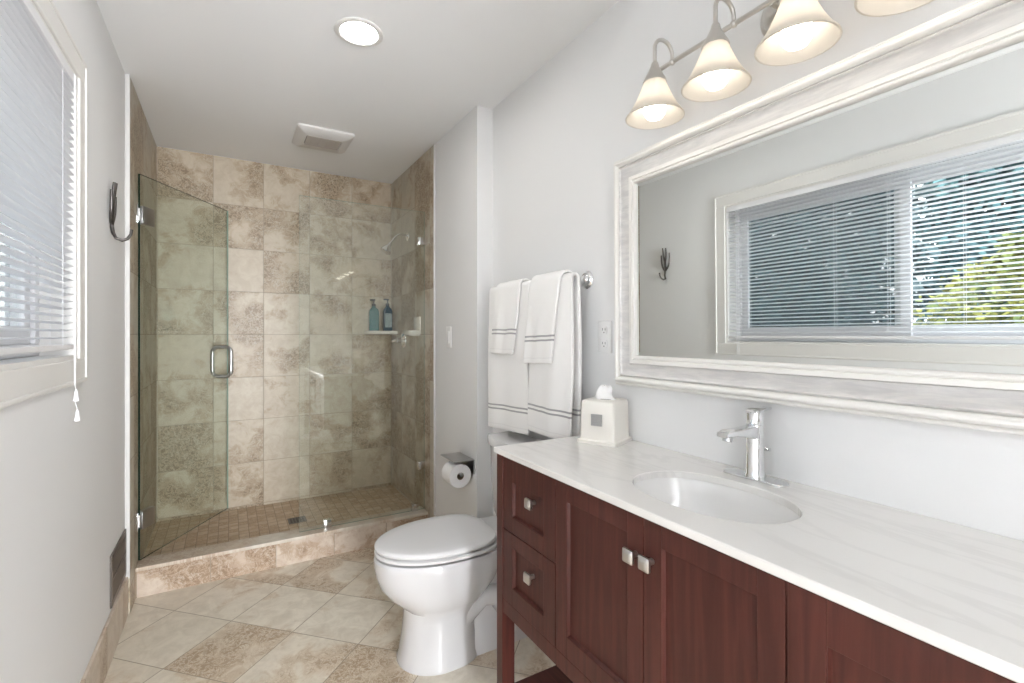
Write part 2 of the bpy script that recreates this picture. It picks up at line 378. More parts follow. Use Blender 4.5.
hw_ = MB().box(-.75, -.70, -2.8, YR-.1, 0, H).box(.90, .95, -2.8, YR-.1, 0, H).box(-.75, .95, -2.8, -2.75, 0, H)  # added unseen shell around the fill lamp, keeps sky light out
struct(hw_.build('wall_added_shell', M['paint']), 'pale walls of the added light-blocking shell behind the camera', 'wall')
struct(MB().box(-.75, .95, -2.8, YR-.1, -.08, 0).build('floor_added_shell', M['woodh']), 'dark wood floor of the added light-blocking shell behind the camera', 'floor')
struct(MB().box(-.75, .95, -2.8, YR-.1, H, H+.08).build('ceiling_added_shell', M['ceiling']), 'white ceiling of the added light-blocking shell behind the camera', 'ceiling')

# window in the left wall
win = thing('window_1', (XL, (wy0+wy1)/2, wz0), 'white horizontal sliding window with flat casing', 'window', kind='structure')
cs = MB(); cw = .069; ct = .009
def frame_yz(mb, y0, y1, z0, z1, wd, x0, x1, bev=.002, wb=None):
    wb = wb or wd
    mb.box(x0, x1, y0, y1, z0, z0+wb, bev); mb.box(x0, x1, y0, y1, z1-wd, z1, bev)
    mb.box(x0, x1, y0, y0+wd, z0+wb, z1-wd, bev); mb.box(x0, x1, y1-wd, y1, z0+wb, z1-wd, bev)
frame_yz(cs, wy0-cw, wy1+cw, wz0-cw, wz1+cw, cw, XL, XL+ct, .003)
frame_yz(cs, wy0-cw-.004, wy1+cw+.004, wz0-cw-.004, wz1+cw+.004, .012, XL, XL+ct+.004, .003)
cs.build('casing', M['trimwhite'], win)
jb = MB(); frame_yz(jb, wy0, wy1, wz0, wz1, .012, XL-.15, XL+.002, 0); jb.build('jamb', M['trimwhite'], win)
xo = XL-.10
fr = MB(); frame_yz(fr, wy0+.012, wy1-.012, wz0+.012, wz1-.012, .035, xo-.045, xo+.02, .004); fr.build('frame', M['vinyl'], win)
for (a, b_, xx) in ((1.023, wy1-.047, xo), (wy0+.047, 1.099, xo-.022)):
    sh = MB(); frame_yz(sh, a, b_, wz0+.047, wz1-.047, .045, xx-.010, xx+.010, .003, .05)
    so = sh.build('sash', M['vinyl'], win)
    MB().box(xx-.002, xx+.002, a+.043, b_-.043, wz0+.09, wz1-.09).build('pane', M['winglass'], so)
sc = MB().box(xo-.034, xo-.033, 1.06, wy1-.047, wz0+.05, wz1-.05).build('insect_screen', M['screen'], win)
struct(MB().box(-30, XL-.16, -25, 45, -.75, -.6).build('ground', M['gravel']), 'gravel yard outside the window, made pale to bounce light onto the blind', 'ground')

# blind inside the casing
bl = thing('venetian_blind', (XL-.012, 1.065, wz0+.01), 'white horizontal slat blind lowered over the window', 'window blind')
by0, by1 = wy0+.014, wy1-.014; bx = XL-.010
MB().box(bx-.02, bx+.016, by0, by1, wz1-.042, wz1-.013, .002).build('headrail', M['vinyl'], bl)
sl = MB(); z = wz1-.056; pitch = .0212; k = 0
while z > wz0+.048:
    rings = []
    for yy in (by0+.003, by1-.003):
        top, bot = [], []
        for i in range(6):
            t = i/5-.5; arch = .0028*(1-4*t*t); xx = bx+t*.0245; zz = z+arch+t*.0045
            top.append(Vector((xx, yy, zz+.0004))); bot.append(Vector((xx, yy, zz-.0004)))
        rings.append(top+bot[::-1])
    sl.loft(rings); z -= pitch
sl.build('slats', M['slat'], bl, smooth=True)
zb = z+pitch-.018
MB().box(bx-.013, bx+.013, by0, by1, zb-.016, zb, .004).build('bottom_rail', M['vinyl'], bl)
for yy in (by0+.14, by0+.62, (by0+by1)/2+.02, by1-.62, by1-.14):
    cdm = MB()
    for dx in (-.0132, .0132): cdm.tube([(bx+dx, yy, wz1-.045), (bx+dx, yy, zb-.005)], .0007, 6)
    cdm.build('ladder_cord', M['vinyl'], bl)
for i_, (yy, zl) in enumerate(((by1-.085, 1.105), (by1-.072, 1.045))):
    MB().tube([(bx+.026, yy, wz1-.03), (bx+.026, yy, zl+.02), (bx+.030, yy, zl)], .0011, 6).build('pull_cord', M['vinyl'], bl)
    MB().lathe([(.002, 0), (.004, -.005), (.006, -.022), (.0075, -.032), (.0055, -.034)], (bx+.030, yy, zl), seg=12).build('tassel', M['vinyl'], bl, True)

# ------------------------------------------------------------------ shower enclosure
HT = 2.055
def slab(name, parent, L, z0, z1, mtx, edge='edge'):
    g = MB().box(0, L, -.005, .005, z0, z1).xform(mtx)
    o = g.build(name, M['glass' if edge == 'edge' else 'glass_clear'], parent); o.data.materials.append(M[edge])
    for p in o.data.polygons:
        if p.area < .03: p.material_index = 1
    if edge == 'edge':      # the free edge of the door takes the paler edge colour
        o.data.materials.append(M['edge_pale'])
        far = mtx @ Vector((L, 0, (z0+z1)/2))
        min(o.data.polygons, key=lambda p: (p.center-far).length).material_index = 2
    return o
pnl = thing('fixed_shower_screen', (.72, YG, .146), 'fixed clear glass panel standing on the shower curb', 'glass panel')
slab('glass', pnl, 1.0868-.345, .148, HT, Matrix.Translation((.345, YG, 0)), 'edge_pale')
for xx in (.495, 1.022):
    MB().box(xx-.022, xx+.022, YG-.016, YG+.016, .146, .192, .003).build('clip', M['chrome'], pnl, True)
for zz in (.43, 1.865):
    MB().box(XN-.055, XN-.009, YG-.016, YG+.016, zz-.024, zz+.024, .003).build('clip', M['chrome'], pnl, True)
ang = math.radians(58.5); hx, hy = XT+.006, YG
door = thing('shower_door', (hx, hy, .155), 'clear glass shower door swung open into the shower', 'glass door')
dm = Matrix.Translation((hx, hy, 0)) @ Matrix.Rotation(ang, 4, 'Z')
slab('glass', door, .715, .158, HT, dm)
for zz in (.352, 1.855):
    hg = MB().box(.006, .085, -.014, .014, zz-.045, zz+.045, .003).xform(dm)
    ho = hg.build('hinge', M['steel'], door, True)
    MB().box(XT, XT+.005, hy-.03, hy+.03, zz-.045, zz+.045, .002).build('wall_plate', M['chrome'], ho, True)
    MB().lathe([(.009, -.03), (.009, .03)], (hx, hy, zz), seg=16).build('knuckle', M['steel'], ho, True)
hh = []
for sgn in (-1, 1):
    pts = []; r_ = .036; d_ = .060; z0, z1 = 1.005, 1.19
    pts += [(0, sgn*.005, z0), (0, sgn*(d_-r_), z0)]
    pts += [(0, sgn*(d_-r_+r_*math.sin(a)), z0+r_-r_*math.cos(a)) for a in [PI/2*i/6 for i in range(1, 7)]]
    pts += [(0, sgn*(d_-r_+r_*math.cos(a)), z1-r_+r_*math.sin(a)) for a in [PI/2*i/6 for i in range(0, 7)]]
    pts += [(0, sgn*.005, z1)]
    hh.append(pts)
hm = MB()
for pts in hh: hm.tube(pts, .0105, 12)
for zz in (1.005, 1.19): hm.lathe([(.011, -.012), (.011, .012)], (0, 0, zz), (0, 1, 0), 16)
hm.xform(dm @ Matrix.Translation((.655, 0, 0)))
hm.build('handle', M['steel'], door, True)

# shower head on the right tiled wall
xw = XN-.009
sh = thing('shower_sprayer', (xw, 3.30, 1.96), 'chrome shower head on a bent arm high on the tiled wall', 'shower head')
MB().lathe([(.028, 0), (.027, .006), (.014, .012)], (xw, 3.30, 1.955), (-1, 0, 0), 24).build('flange', M['chrome'], sh, True)
arm = bez((xw, 3.30, 1.955), (1.02, 3.30, 1.985), (1.00, 3.30, 1.95), (.965, 3.30, 1.90))
MB().tube(arm, .0085, 14).build('arm', M['chrome'], sh, True)
ax = (Vector((.92, 3.30, 1.825))-Vector((.965, 3.30, 1.90))).normalized()
MB().lathe([(.010, -.005), (.014, .01), (.013, .018), (.024, .035), (.036, .062), (.037, .075), (.033, .079), (.012, .080)], (.965, 3.30, 1.90), ax, 28).build('spray_head', M['chrome'], sh, True)
vl = thing('shower_valve', (xw, 3.40, 1.225), 'chrome shower valve with a lever below the soap dish', 'shower valve')
MB().lathe([(.055, 0), (.053, .006), (.03, .012), (.022, .02), (.02, .05), (.014, .056)], (xw, 3.40, 1.225), (-1, 0, 0), 28).build('escutcheon', M['chrome'], vl, True)
MB().tube([(xw-.045, 3.40, 1.225), (xw-.06, 3.44, 1.222), (xw-.062, 3.49, 1.216)], [.010, .009, .007], 12).build('lever', M['chrome'], vl, True)
# ceramic corner shelf
cx_, cy_ = xw, YB
def cshelf(z, dx, dy):
    pts = [(cx_, cy_)]; n = 14
    for i in range(n+1):
        a = PI/2*i/n
        c_, s_ = math.cos(a), math.sin(a)
        q = (abs(c_)**3.2+abs(s_)**3.2)**(-1/3.2)
        pts.append((cx_-dx*q*c_, cy_-dy*q*s_))
    return [Vector((p[0], p[1], z)) for p in pts]
csf = MB().loft([cshelf(1.268, .19, .14), cshelf(1.274, .205, .155), cshelf(1.292, .208, .158), cshelf(1.296, .205, .155)])
tag(csf.build('corner_shelf', M['ceramic'], smooth=True), 'off-white ceramic corner shelf holding two pump bottles', 'shelf')
sd = MB().box(xw-.010, xw, 3.035, 3.155, 1.268, 1.385, .004)
sd.loft([rrect(xw-.036, 3.095, .034, .050, .018, 1.258), rrect(xw-.040, 3.095, .042, .060, .02, 1.268), rrect(xw-.042, 3.095, .044, .064, .02, 1.294), rrect(xw-.040, 3.095, .036, .055, .016, 1.293), rrect(xw-.038, 3.095, .030, .048, .014, 1.278)])
tag(sd.build('soap_dish', M['ceramic'], smooth=True), 'off-white ceramic soap dish on the right shower wall', 'soap dish')
def bottle(x, y, w_, h_, m_, label, lab):
    z0 = 1.2965
    b = thing('pump_bottle', (x, y, z0), label, 'bottle', 'pump bottles on the corner shelf')
    MB().loft([rrect(x, y, w_*.92, w_*.66, .012, z0), rrect(x, y, w_, w_*.72, .014, z0+.006), rrect(x, y, w_, w_*.72, .014, z0+h_*.78), rrect(x, y, w_*.86, w_*.6, .012, z0+h_*.9), rrect(x, y, .013, .013, .0125, z0+h_), rrect(x, y, .012, .012, .0115, z0+h_+.012)]).build('body', m_, b, True)
    pm = MB().lathe([(.014, 0), (.014, .016), (.005, .018), (.005, .045)], (x, y, z0+h_+.008), seg=18)
    pm.box(x-.030, x+.010, y-.007, y+.007, z0+h_+.048, z0+h_+.060, .003)
    pm.build('pump', M['black'], b, True)
    if lab:
        MB().box(x-w_*.72, x+w_*.72, y-w_*.725, y-w_*.715, z0+.025, z0+h_*.72).build('label', M['label'], b)
    return b
bottle(.933, 3.625, .036, .175, M['liq_teal'], 'teal green pump bottle without label on corner shelf', False)
bottle(1.030, 3.605, .034, .180, M['liq_blue'], 'dark blue pump bottle with pale label on corner shelf', True)
dr = thing('floor_drain', (.37, 3.29, .105), 'square metal drain in the mosaic shower floor', 'drain')
MB().box(.318, .422, 3.238, 3.342, .105, .1075, .001).build('frame', M['vent'], dr)
gd = MB()
for i in range(5):
    for j in range(5): gd.box(.330+i*.0172, .330+i*.0172+.0108, 3.250+j*.0172, 3.250+j*.0172+.0108, .1074, .1080)
gd.build('grate', M['vent_dark'], dr)

# ------------------------------------------------------------------ left wall things
hk = thing('robe_hook', (XL, 2.44, 1.64), 'pewter three-branched robe hook on the wall beside the shower door', 'hook')
hb = MB()
main = bez((XL+.006, 2.435, 1.78), (XL+.006, 2.435, 1.75), (XL+.006, 2.435, 1.71), (XL+.006, 2.435, 1.69), 6)+[Vector(p) for p in ((XL+.010, 2.435, 1.665), (XL+.022, 2.417, 1.643), (XL+.040, 2.42, 1.636), (XL+.056, 2.425, 1.645), (XL+.066, 2.429, 1.664), (XL+.068, 2.431, 1.684))]
hb.tube(main, [.007]*7+[.0065, .006, .006, .0058, .0056, .006], 10)
hb.build('lower_hook', M['iron'], hk, True)
for (dy, dz, dx, z0) in ((.028, .125, .012, 1.70), (-.045, .135, .013, 1.70), (.010, .175, .018, 1.765), (-.014, .172, .016, 1.765)):
    q = MB().tube(bez((XL+.006, 2.435, z0), (XL+.009, 2.435+dy*.9, z0+.03), (XL+.012, 2.435+dy, z0+.05), (XL+dx, 2.435+dy*1.05, 1.69+dz)), [.0068-.0018*i/12 for i in range(13)], 10)
    q.build('branch', M['iron'], hk, True)
MB().lathe([(.011, 0), (.010, .006), (.006, .009)], (XL, 2.435, 1.725), (1, 0, 0), 16).build('mount', M['iron'], hk, True)
wv = thing('wall_vent', (XL, 2.585, .19), 'dark metal register vent low on the left wall', 'vent')
vf = MB(); frame_yz(vf, 2.43, 2.745, .190, .396, .024, XL, XL+.007, .002); vf.build('frame', M['vent'], wv)
MB().box(XL, XL+.002, 2.45, 2.73, .208, .378).build('backing', M['vent_dark'], wv)
lv = MB()
for i in range(13):
    yy = 2.456+i*.0215; lv.loft([[Vector((XL+.002, yy, zz)), Vector((XL+.006, yy+.011, zz)), Vector((XL+.0055, yy+.012, zz)), Vector((XL+.0015, yy+.001, zz))] for zz in (.212, .374)])
lv.box(XL+.002, XL+.007, 2.452, 2.724, .289, .297)
lv.build('louvers', M['vent'], wv)

# ------------------------------------------------------------------ ceiling things
def downlight(x, y, label):
    d = thing('recessed_light', (x, y, H), label, 'ceiling light')
    MB().lathe([(.066, 0), (.090, -.001), (.091, -.004), (.087, -.007), (.073, -.008), (.068, -.005), (.066, 0)], (x, y, H), seg=40, cap=False).build('trim_ring', M['trimwhite'], d, True)
    MB().lathe([(.0001, -.0042), (.05, -.0042), (.067, -.003), (.067, -.001), (.0001, -.001)], (x, y, H), seg=40, cap=False).build('lens', M['can'], d, True)
downlight(.437, 1.918, 'round lit recessed light in the white ceiling')
ef = thing('exhaust_fan', (.485, 3.06, H), 'square beige exhaust fan cover on ceiling before the shower', 'exhaust fan')
MB().loft([rrect(.485, 3.06, .155, .155, .012, H), rrect(.485, 3.06, .155, .155, .012, H-.010), rrect(.485, 3.06, .130, .130, .012, H-.030), rrect(.485, 3.06, .098, .075, .006, H-.031), rrect(.485, 3.06, .096, .073, .006, H-.024)]).build('cover', M['fan'], ef, True)
gr = MB()
for i in range(13):
    yy = 3.06-.066+i*.011
    gr.box(.485-.094, .485+.094, yy-.003, yy+.003, H-.033, H-.025)
for i in range(4): gr.box(.485-.066+i*.044-.002, .485-.066+i*.044+.002, 2.992, 3.128, H-.032, H-.026)
MB().box(.485-.096, .485+.096, 3.06-.073, 3.06+.073, H-.0255, H-.0245).build('backing', M['vent_dark'], ef)
gr.build('grille', M['fan_dark'], ef)

# ------------------------------------------------------------------ narrow wall: switch, paper holder
sw = thing('light_switch', (XN, 2.588, 1.19), 'white rocker light switch on the short wall', 'switch')
MB().box(XN-.006, XN, 2.552, 2.624, 1.192, 1.312, .003).build('plate', M['plastic'], sw, True)
MB().box(XN-.010, XN-.005, 2.571, 2.605, 1.218, 1.286, .002).build('rocker', M['plastic'], sw, True)
ph = thing('toilet_paper_holder', (XN, 2.35, .54), 'brushed steel paper holder with a flat shelf on top', 'paper holder')
MB().box(.985, XN, 2.25, 2.445, .616, .620, .001).build('shelf', M['steel'], ph)
MB().box(XN-.005, XN, 2.25, 2.445, .545, .617, .001).build('back_plate', M['steel'], ph)
MB().tube([(XN-.004, 2.405, .565), (1.035, 2.405, .553), (1.026, 2.40, .551), (1.026, 2.385, .550), (1.026, 2.262, .550)], .008, 12).build('spindle', M['steel'], ph, True)
MB().lathe([(.0095, 0), (.0095, .01)], (1.026, 2.256, .550), (0, 1, 0), 16).build('end_cap', M['chrome'], ph, True)
rl = thing('toilet_paper_roll', (1.026, 2.325, .488), 'white paper roll on the steel holder', 'toilet paper')
ro, ri, y0r, y1r = .061, .019, 2.272, 2.378
czr = .550-.019+.0085
MB().lathe([(ri, 0), (ro-.003, 0), (ro, .003), (ro, .103), (ro-.003, .106), (ri, .106), (ri, 0)], (1.026, y0r, czr), (0, 1, 0), 40, False).build('paper', M['paper'], rl, True)
MB().lathe([(ri, .001), (ri-.001, .001), (ri-.001, .105), (ri, .105), (ri, .001)], (1.026, y0r, czr), (0, 1, 0), 30, False).build('core', mat('cardboard', (.35, .28, .2), .8), rl, True)

# ------------------------------------------------------------------ mirror wall: towel rail and towels
XBAR, ZBAR = 1.105, 1.474
tb = thing('towel_bar', (XM, 1.77, ZBAR), 'chrome towel rail with round rosettes on the right wall', 'towel bar')
MB().tube([(XBAR, 1.44, ZBAR), (XBAR, 2.045, ZBAR)], .0085, 16).build('bar', M['chrome'], tb, True)
for yy in (1.449, 2.030):
    p_ = MB().lathe([(.034, 0), (.034, .004), (.029, .008), (.027, .012), (.018, .014), (.011, .022), (.0095, .05), (.011, .062), (.013, .07)], (XM, yy, ZBAR), (-1, 0, 0), 28)
    p_.lathe([(.0125, -.014), (.0145, -.010), (.0145, .010), (.0125, .014)], (XBAR, yy, ZBAR), (0, 1, 0), 18)
    p_.build('post', M['chrome'], tb, True)
def towel(name, y0, y1, r, zf, zbk, th, seed, label, cat, group, splay=.0, tilt=0, fold=.006, taper=0, skew=0):
    """cloth over the rail: front drop, over the bar, back drop"""
    bm = bmesh.new(); uvl = bm.loops.layers.uv.new('UVMap'); ny = 26
    prof = []; nf, na, nb = 34, 10, 30
    Lf = ZBAR-zf; Lb = ZBAR-zbk
    for i in range(nf): prof.append(('f', i/nf))
    for i in range(na+1): prof.append(('a', i/na))
    for i in range(1, nb+1): prof.append(('b', i/nb))
    grid = []; dist = []
    for (t, q) in prof:
        row = []
        for j in range(ny+1):
            e = j/ny; y = y0+(y1-y0)*e
            if t == 'f':
                dep = 1-q; z = zf+q*Lf; x = XBAR-r
                z += tilt*(e-.5)*dep
            elif t == 'a':
                a = PI*q; dep = 0; x = XBAR-r*math.cos(a); z = ZBAR+r*math.sin(a)
            else:
                dep = q; x = XBAR+r; z = ZBAR-q*Lb
            s = math.sin(e*7+seed)+.6*math.sin(e*13+seed*2.3)
            x += (-1 if t != 'b' else .3)*fold*(s*.5+.3)*min(1, dep*1.6) - (splay*dep if t == 'f' else 0)
            nz = noise.noise(Vector((e*3+seed, z*5, seed)))
            x += nz*.004*(min(1, dep*3) if t != 'a' else .15)
            z += .003*noise.noise(Vector((e*4, seed, 3))) if t != 'a' else .003*noise.noise(Vector((e*5, seed*3, 9)))
            yy = y+.004*math.sin(z*11+seed)*(1 if j in (0, ny) else .5) + (taper*(e-.5)+skew)*dep
            row.append(bm.verts.new((x, yy, z)))
        grid.append(row)
        dist.append((q*Lf) if t == 'f' else (Lf+q*PI*r if t == 'a' else Lb*(1-q)))
    for i in range(len(grid)-1):
        for j in range(ny):
            f = bm.faces.new((grid[i][j], grid[i][j+1], grid[i+1][j+1], grid[i+1][j]))
            ii = (i, i, i+1, i+1); jj = (j, j+1, j+1, j)
            for lp, a_, b_ in zip(f.loops, ii, jj): lp[uvl].uv = (b_/ny, dist[a_])
    bmesh.ops.recalc_face_normals(bm, faces=bm.faces)
    me = bpy.data.meshes.new(name); bm.to_mesh(me); bm.free(); me.materials.append(M['towel'])
    o = bpy.data.objects.new(name, me); C.objects.link(o); finish(o, None, 'all')
    md = o.modifiers.new('solid', 'SOLIDIFY'); md.thickness = th; md.offset = 0
    bv = o.modifiers.new('bev', 'BEVEL'); bv.width = th*.35; bv.segments = 2; bv.limit_method = 'ANGLE'
    return tag(o, label, cat, group)
towel('bath_towel', 1.712, 2.070, .0155, .835, .86, .011, 1.3, 'long white bath towel with grey stripes, hanging above the toilet tank', 'towel', 'white towels on the towel rail', splay=.004, tilt=-.02)
towel('bath_towel', 1.415, 1.702, .0165, .868, .875, .013, 4.1, 'long white bath towel with grey stripes, hanging beside the tissue box', 'towel', 'white towels on the towel rail', splay=.010, fold=.009, taper=.006)
towel('hand_towel', 1.765, 1.975, .030, 1.178, 1.20, .010, 2.2, 'short white hand towel draped over the bath towel near the corner', 'towel', 'white towels on the towel rail', splay=.008, taper=.0, skew=.045)
towel('hand_towel', 1.470, 1.672, .032, 1.150, 1.19, .011, 5.7, 'short white hand towel draped over the bath towel near the rosette', 'towel', 'white towels on the towel rail', splay=.008, tilt=-.01, taper=.0, skew=.045)

ol = thing('wall_outlet', (XM, 1.347, 1.2), 'white double electrical outlet between towels and mirror', 'outlet')
MB().box(XM-.006, XM, 1.311, 1.383, 1.198, 1.314, .003).build('plate', M['plastic'], ol, True)
for zz in (1.231, 1.281):
    rc = MB().loft([[Vector((xx, p.x, p.y)) for p in rrect(1.347, zz, .0165, .0145, .010, 0)] for xx in (XM-.0055, XM-.0085)]).build('receptacle', M['plastic'], ol, True)
    st = MB().box(XM-.0092, XM-.0084, 1.3530, 1.3550, zz-.001, zz+.008).box(XM-.0092, XM-.0084, 1.3395, 1.3415, zz-.001, zz+.007)
    st.lathe([(.0024, 0), (.0024, .0008)], (XM-.0092, 1.347, zz-.008), (1, 0, 0), 10)
    st.build('slots', M['slot'], rc)

# ------------------------------------------------------------------ framed mirror
my0, my1, mz0, mz1 = .138, 1.262, 1.094, 1.862
wm = thing('wall_mirror', (XM-.001, .70, mz0), 'large rectangular mirror in a white and silver frame', 'mirror')
def sweep(prof):     # prof: (distance from outer edge inwards, height off the wall); closed loop
    mb = MB(); rings = []
    for d, h_ in prof:
        x = XM-.001-(h_+.016 if h_ > 0 else 0)
        rings.append([Vector((x, my0+d, mz0+d)), Vector((x, my1-d, mz0+d)), Vector((x, my1-d, mz1-d)), Vector((x, my0+d, mz1-d))])
    R = [[mb.bm.verts.new(p) for p in r] for r in rings]; n = len(R)
    for i in range(n):
        a, b = R[i], R[(i+1) % n]
        for k in range(4): mb.bm.faces.new((a[k], a[(k+1) % 4], b[(k+1) % 4], b[k]))
    return mb
def arc(d0, d1, h0, hp, n=6): return [(d0+(d1-d0)*i/n, h0+hp*math.sin(PI*i/n)) for i in range(n+1)]
sweep([(0, 0), (0, .012)]+arc(.001, .010, .014, .003, 4)+[(.011, .020)]+arc(.012, .030, .026, .009, 8)+[(.031, .022), (.031, 0)]).build('outer_moulding', M['frame_white'], wm, True)
sweep([(.0315, 0), (.0315, .022)]+arc(.034, .040, .024, .003, 4)+[(.042, .022), (.072, .016), (.074, .017), (.074, 0)]).build('silver_band', M['frame_silver'], wm, True)
sweep([(.0745, 0), (.0745, .017), (.077, .022), (.088, .023)]+arc(.090, .102, .018, .005, 5)+[(.103, .008), (.103, 0)]).build('inner_moulding', M['frame_white'], wm, True)
gl_ = MB(); d0, d1 = .100, .115
def ring(d, h_): return [Vector((XM-.001-h_, my0+d, mz0+d)), Vector((XM-.001-h_, my1-d, mz0+d)), Vector((XM-.001-h_, my1-d, mz1-d)), Vector((XM-.001-h_, my0+d, mz1-d))]
gl_.loft([ring(d0, .003), ring(d0, .0274), ring(d1, .028)]); gl_.build('mirror_glass', M['mirror'], wm)
wm.rotation_euler = (0, -math.radians(.42), 0)

# ------------------------------------------------------------------ vanity light
ly = [.985, .785, .585, .385]; XS, XB_, ZB_ = 1.050, 1.122, 2.064
vl = thing('vanity_light', (XM, .685, ZB_), 'brushed nickel four-lamp vanity light above the mirror', 'wall light')
MB().tube([(XB_, 1.030, ZB_), (XB_, .340, ZB_)], .0065, 14).build('bar', M['nickel'], vl, True)
bp_ = MB().lathe([(.066, 0), (.066, .004), (.060, .010), (.054, .012), (.050, .020), (.030, .030), (.012, .034)], (XM, .685, ZB_), (-1, 0, 0), 36)
bp_.tube([(XM-.025, .685, ZB_), (XB_, .685, ZB_)], .010, 14)
bp_.build('backplate', M['nickel'], vl, True)
for i, yy in enumerate(ly):
    pts = [(XB_, yy, ZB_), (XB_, yy, ZB_+.015)]
    cxm, rr = (XB_+XS)/2, (XB_-XS)/2
    pts += [(cxm+rr*math.cos(a), yy, ZB_+.018+rr*.95*math.sin(a)) for a in [PI*k/12 for k in range(13)]]
    pts += [(XS, yy, ZB_-.01), (XS, yy, ZB_-.035)]
    a_ = MB().tube(pts, .0055, 12); a_.sphere((XB_, yy, ZB_), .0095, seg=14, rings=8)
    a_.build('arm', M['nickel'], vl, True)
    MB().lathe([(.006, ZB_-.020), (.010, ZB_-.026), (.012, ZB_-.036), (.024, ZB_-.060), (.032, ZB_-.074), (.033, ZB_-.080), (.010, ZB_-.080)], (XS, yy, 0), seg=26).build('socket', M['nickel'], vl, True)
    zt = ZB_-.076
    pr = [(.030, 0), (.034, -.014), (.042, -.034), (.052, -.056), (.063, -.076), (.074, -.092), (.080, -.099), (.0815, -.103)]
    pr2 = [(r-.004, h) for r, h in reversed(pr)]
    MB().lathe([(r, zt+h) for r, h in pr+pr2]+[(pr[0][0], zt+pr[0][1])], (XS, yy, 0), seg=40, cap=False).build('shade', M['shade'], vl, True)
    bb_ = MB().lathe([(.012, zt-.012), (.014, zt-.03), (.022, zt-.046), (.029, zt-.062), (.0315, zt-.078), (.029, zt-.093), (.021, zt-.104), (.010, zt-.109), (.001, zt-.110)], (XS, yy, 0), seg=18)
    bb_.build('bulb', M['bulb'], vl, 'all')

# ------------------------------------------------------------------ vanity
VX, VXB, VY0, VY1 = .737, XM-.004, .050, 1.353
vn = thing('vanity_cabinet', ((VX+VXB)/2, .70, 0), 'dark cherry wood vanity cabinet on legs with an open shelf', 'cabinet')
cr = MB().box(VX+.022, VXB, VY0+.002, VY1-.002, .41, .44)            # carcass behind the fronts: bottom, back, sides
cr.box(VXB-.012, VXB, VY0+.002, VY1-.002, .44, .886); cr.box(VX+.022, VXB, VY0+.002, VY0+.02, .44, .886); cr.box(VX+.022, VXB, VY1-.02, VY1-.002, .44, .886)
cr.box(VX+.024, VXB-.012, 1.0300, 1.0430, .44, .886); cr.box(VX+.024, VXB-.012, .415, .429, .44, .886)
cr.box(VX+.004, VX+.024, VY0+.035, VY1-.035, .397, .441, .001)         # apron rail
cr.box(VX+.004, VX+.024, VY0+.035, VY1-.035, .868, .886)
cr.box(VX+.036, VXB-.03, VY1-.024, VY1-.004, .397, .886)
cr.box(VX+.006, VX+.024, 1.0345, 1.0385, .44, .87)
cr.box(VX+.006, VX+.024, .425, .429, .44, .87)
cr.build('carcass', M['wood'], vn)
for (xx, yy) in ((VX, VY1-.036), (VXB-.045, VY1-.036), (VX, VY0), (VXB-.045, VY0)):
    MB().box(xx, xx+.045, yy, yy+.036, 0, .888, .0015).build('leg', M['wood'], vn)
sf = MB().box(VX+.012, VXB-.01, VY0+.02, VY1-.02, .128, .150, .002).build('lower_shelf', M['woodh'], vn)
def shaker(name, y0, y1, z0, z1, st, zt, zb_, knob, parent=vn):
    fx = VX+.003; th = .019
    f = MB()
    f.box(fx, fx+th, y0, y0+st, z0, z1, .0012); f.box(fx, fx+th, y1-st, y1, z0, z1, .0012)
    f.box(fx, fx+th, y0+st, y1-st, z1-zt, z1, .0012); f.box(fx, fx+th, y0+st, y1-st, z0, z0+zb_, .0012)
    # sloped bead around the recess and the sunk panel
    a0, a1, b0, b1 = y0+st, y1-st, z0+zb_, z1-zt; s_ = .003
    f.loft([[Vector((fx+.004, a0, b0)), Vector((fx+.004, a1, b0)), Vector((fx+.004, a1, b1)), Vector((fx+.004, a0, b1))],
            [Vector((fx+.011, a0+s_, b0+s_)), Vector((fx+.011, a1-s_, b0+s_)), Vector((fx+.011, a1-s_, b1-s_)), Vector((fx+.011, a0+s_, b1-s_))]], cap=False)
    f.box(fx+.0105, fx+th, a0, a1, b0, b1)
    o = f.build(name, M['wood'], parent)
    if knob:
        ky, kz = knob; kb = MB()
        kb.lathe([(.0065, 0), (.0065, .020)], (fx+.011 if a0 < ky < a1 else fx, ky, kz), (-1, 0, 0), 14)
        x1 = (fx+.011 if a0 < ky < a1 else fx)-.016
        def kr(hw, x): return [Vector((x, p.x, p.y)) for p in rrect(ky, kz, hw, hw, .003, 0, 3)]
        kb.loft([kr(.0115, x1), kr(.0145, x1-.004), kr(.0145, x1-.009), kr(.011, x1-.0125), kr(.006, x1-.0138)])
        kb.build('knob', M['nickel'], o, True)
    return o
shaker('drawer', 1.0385, 1.316, .664, .884, .055, .068, .048, (1.153, .787))
shaker('drawer', 1.0385, 1.316, .443, .661, .055, .043, .054, (1.158, .575))
shaker('door', .7265, 1.0345, .443, .884, .046, .045, .054, (.746, .803))
shaker('door', .4300, .7235, .443, .884, .046, .045, .054, (.701, .805))
shaker('drawer', .0870, .4260, .664, .884, .056, .068, .048, (.257, .786))
shaker('drawer', .0870, .4260, .443, .661, .056, .043, .054, (.257, .574))

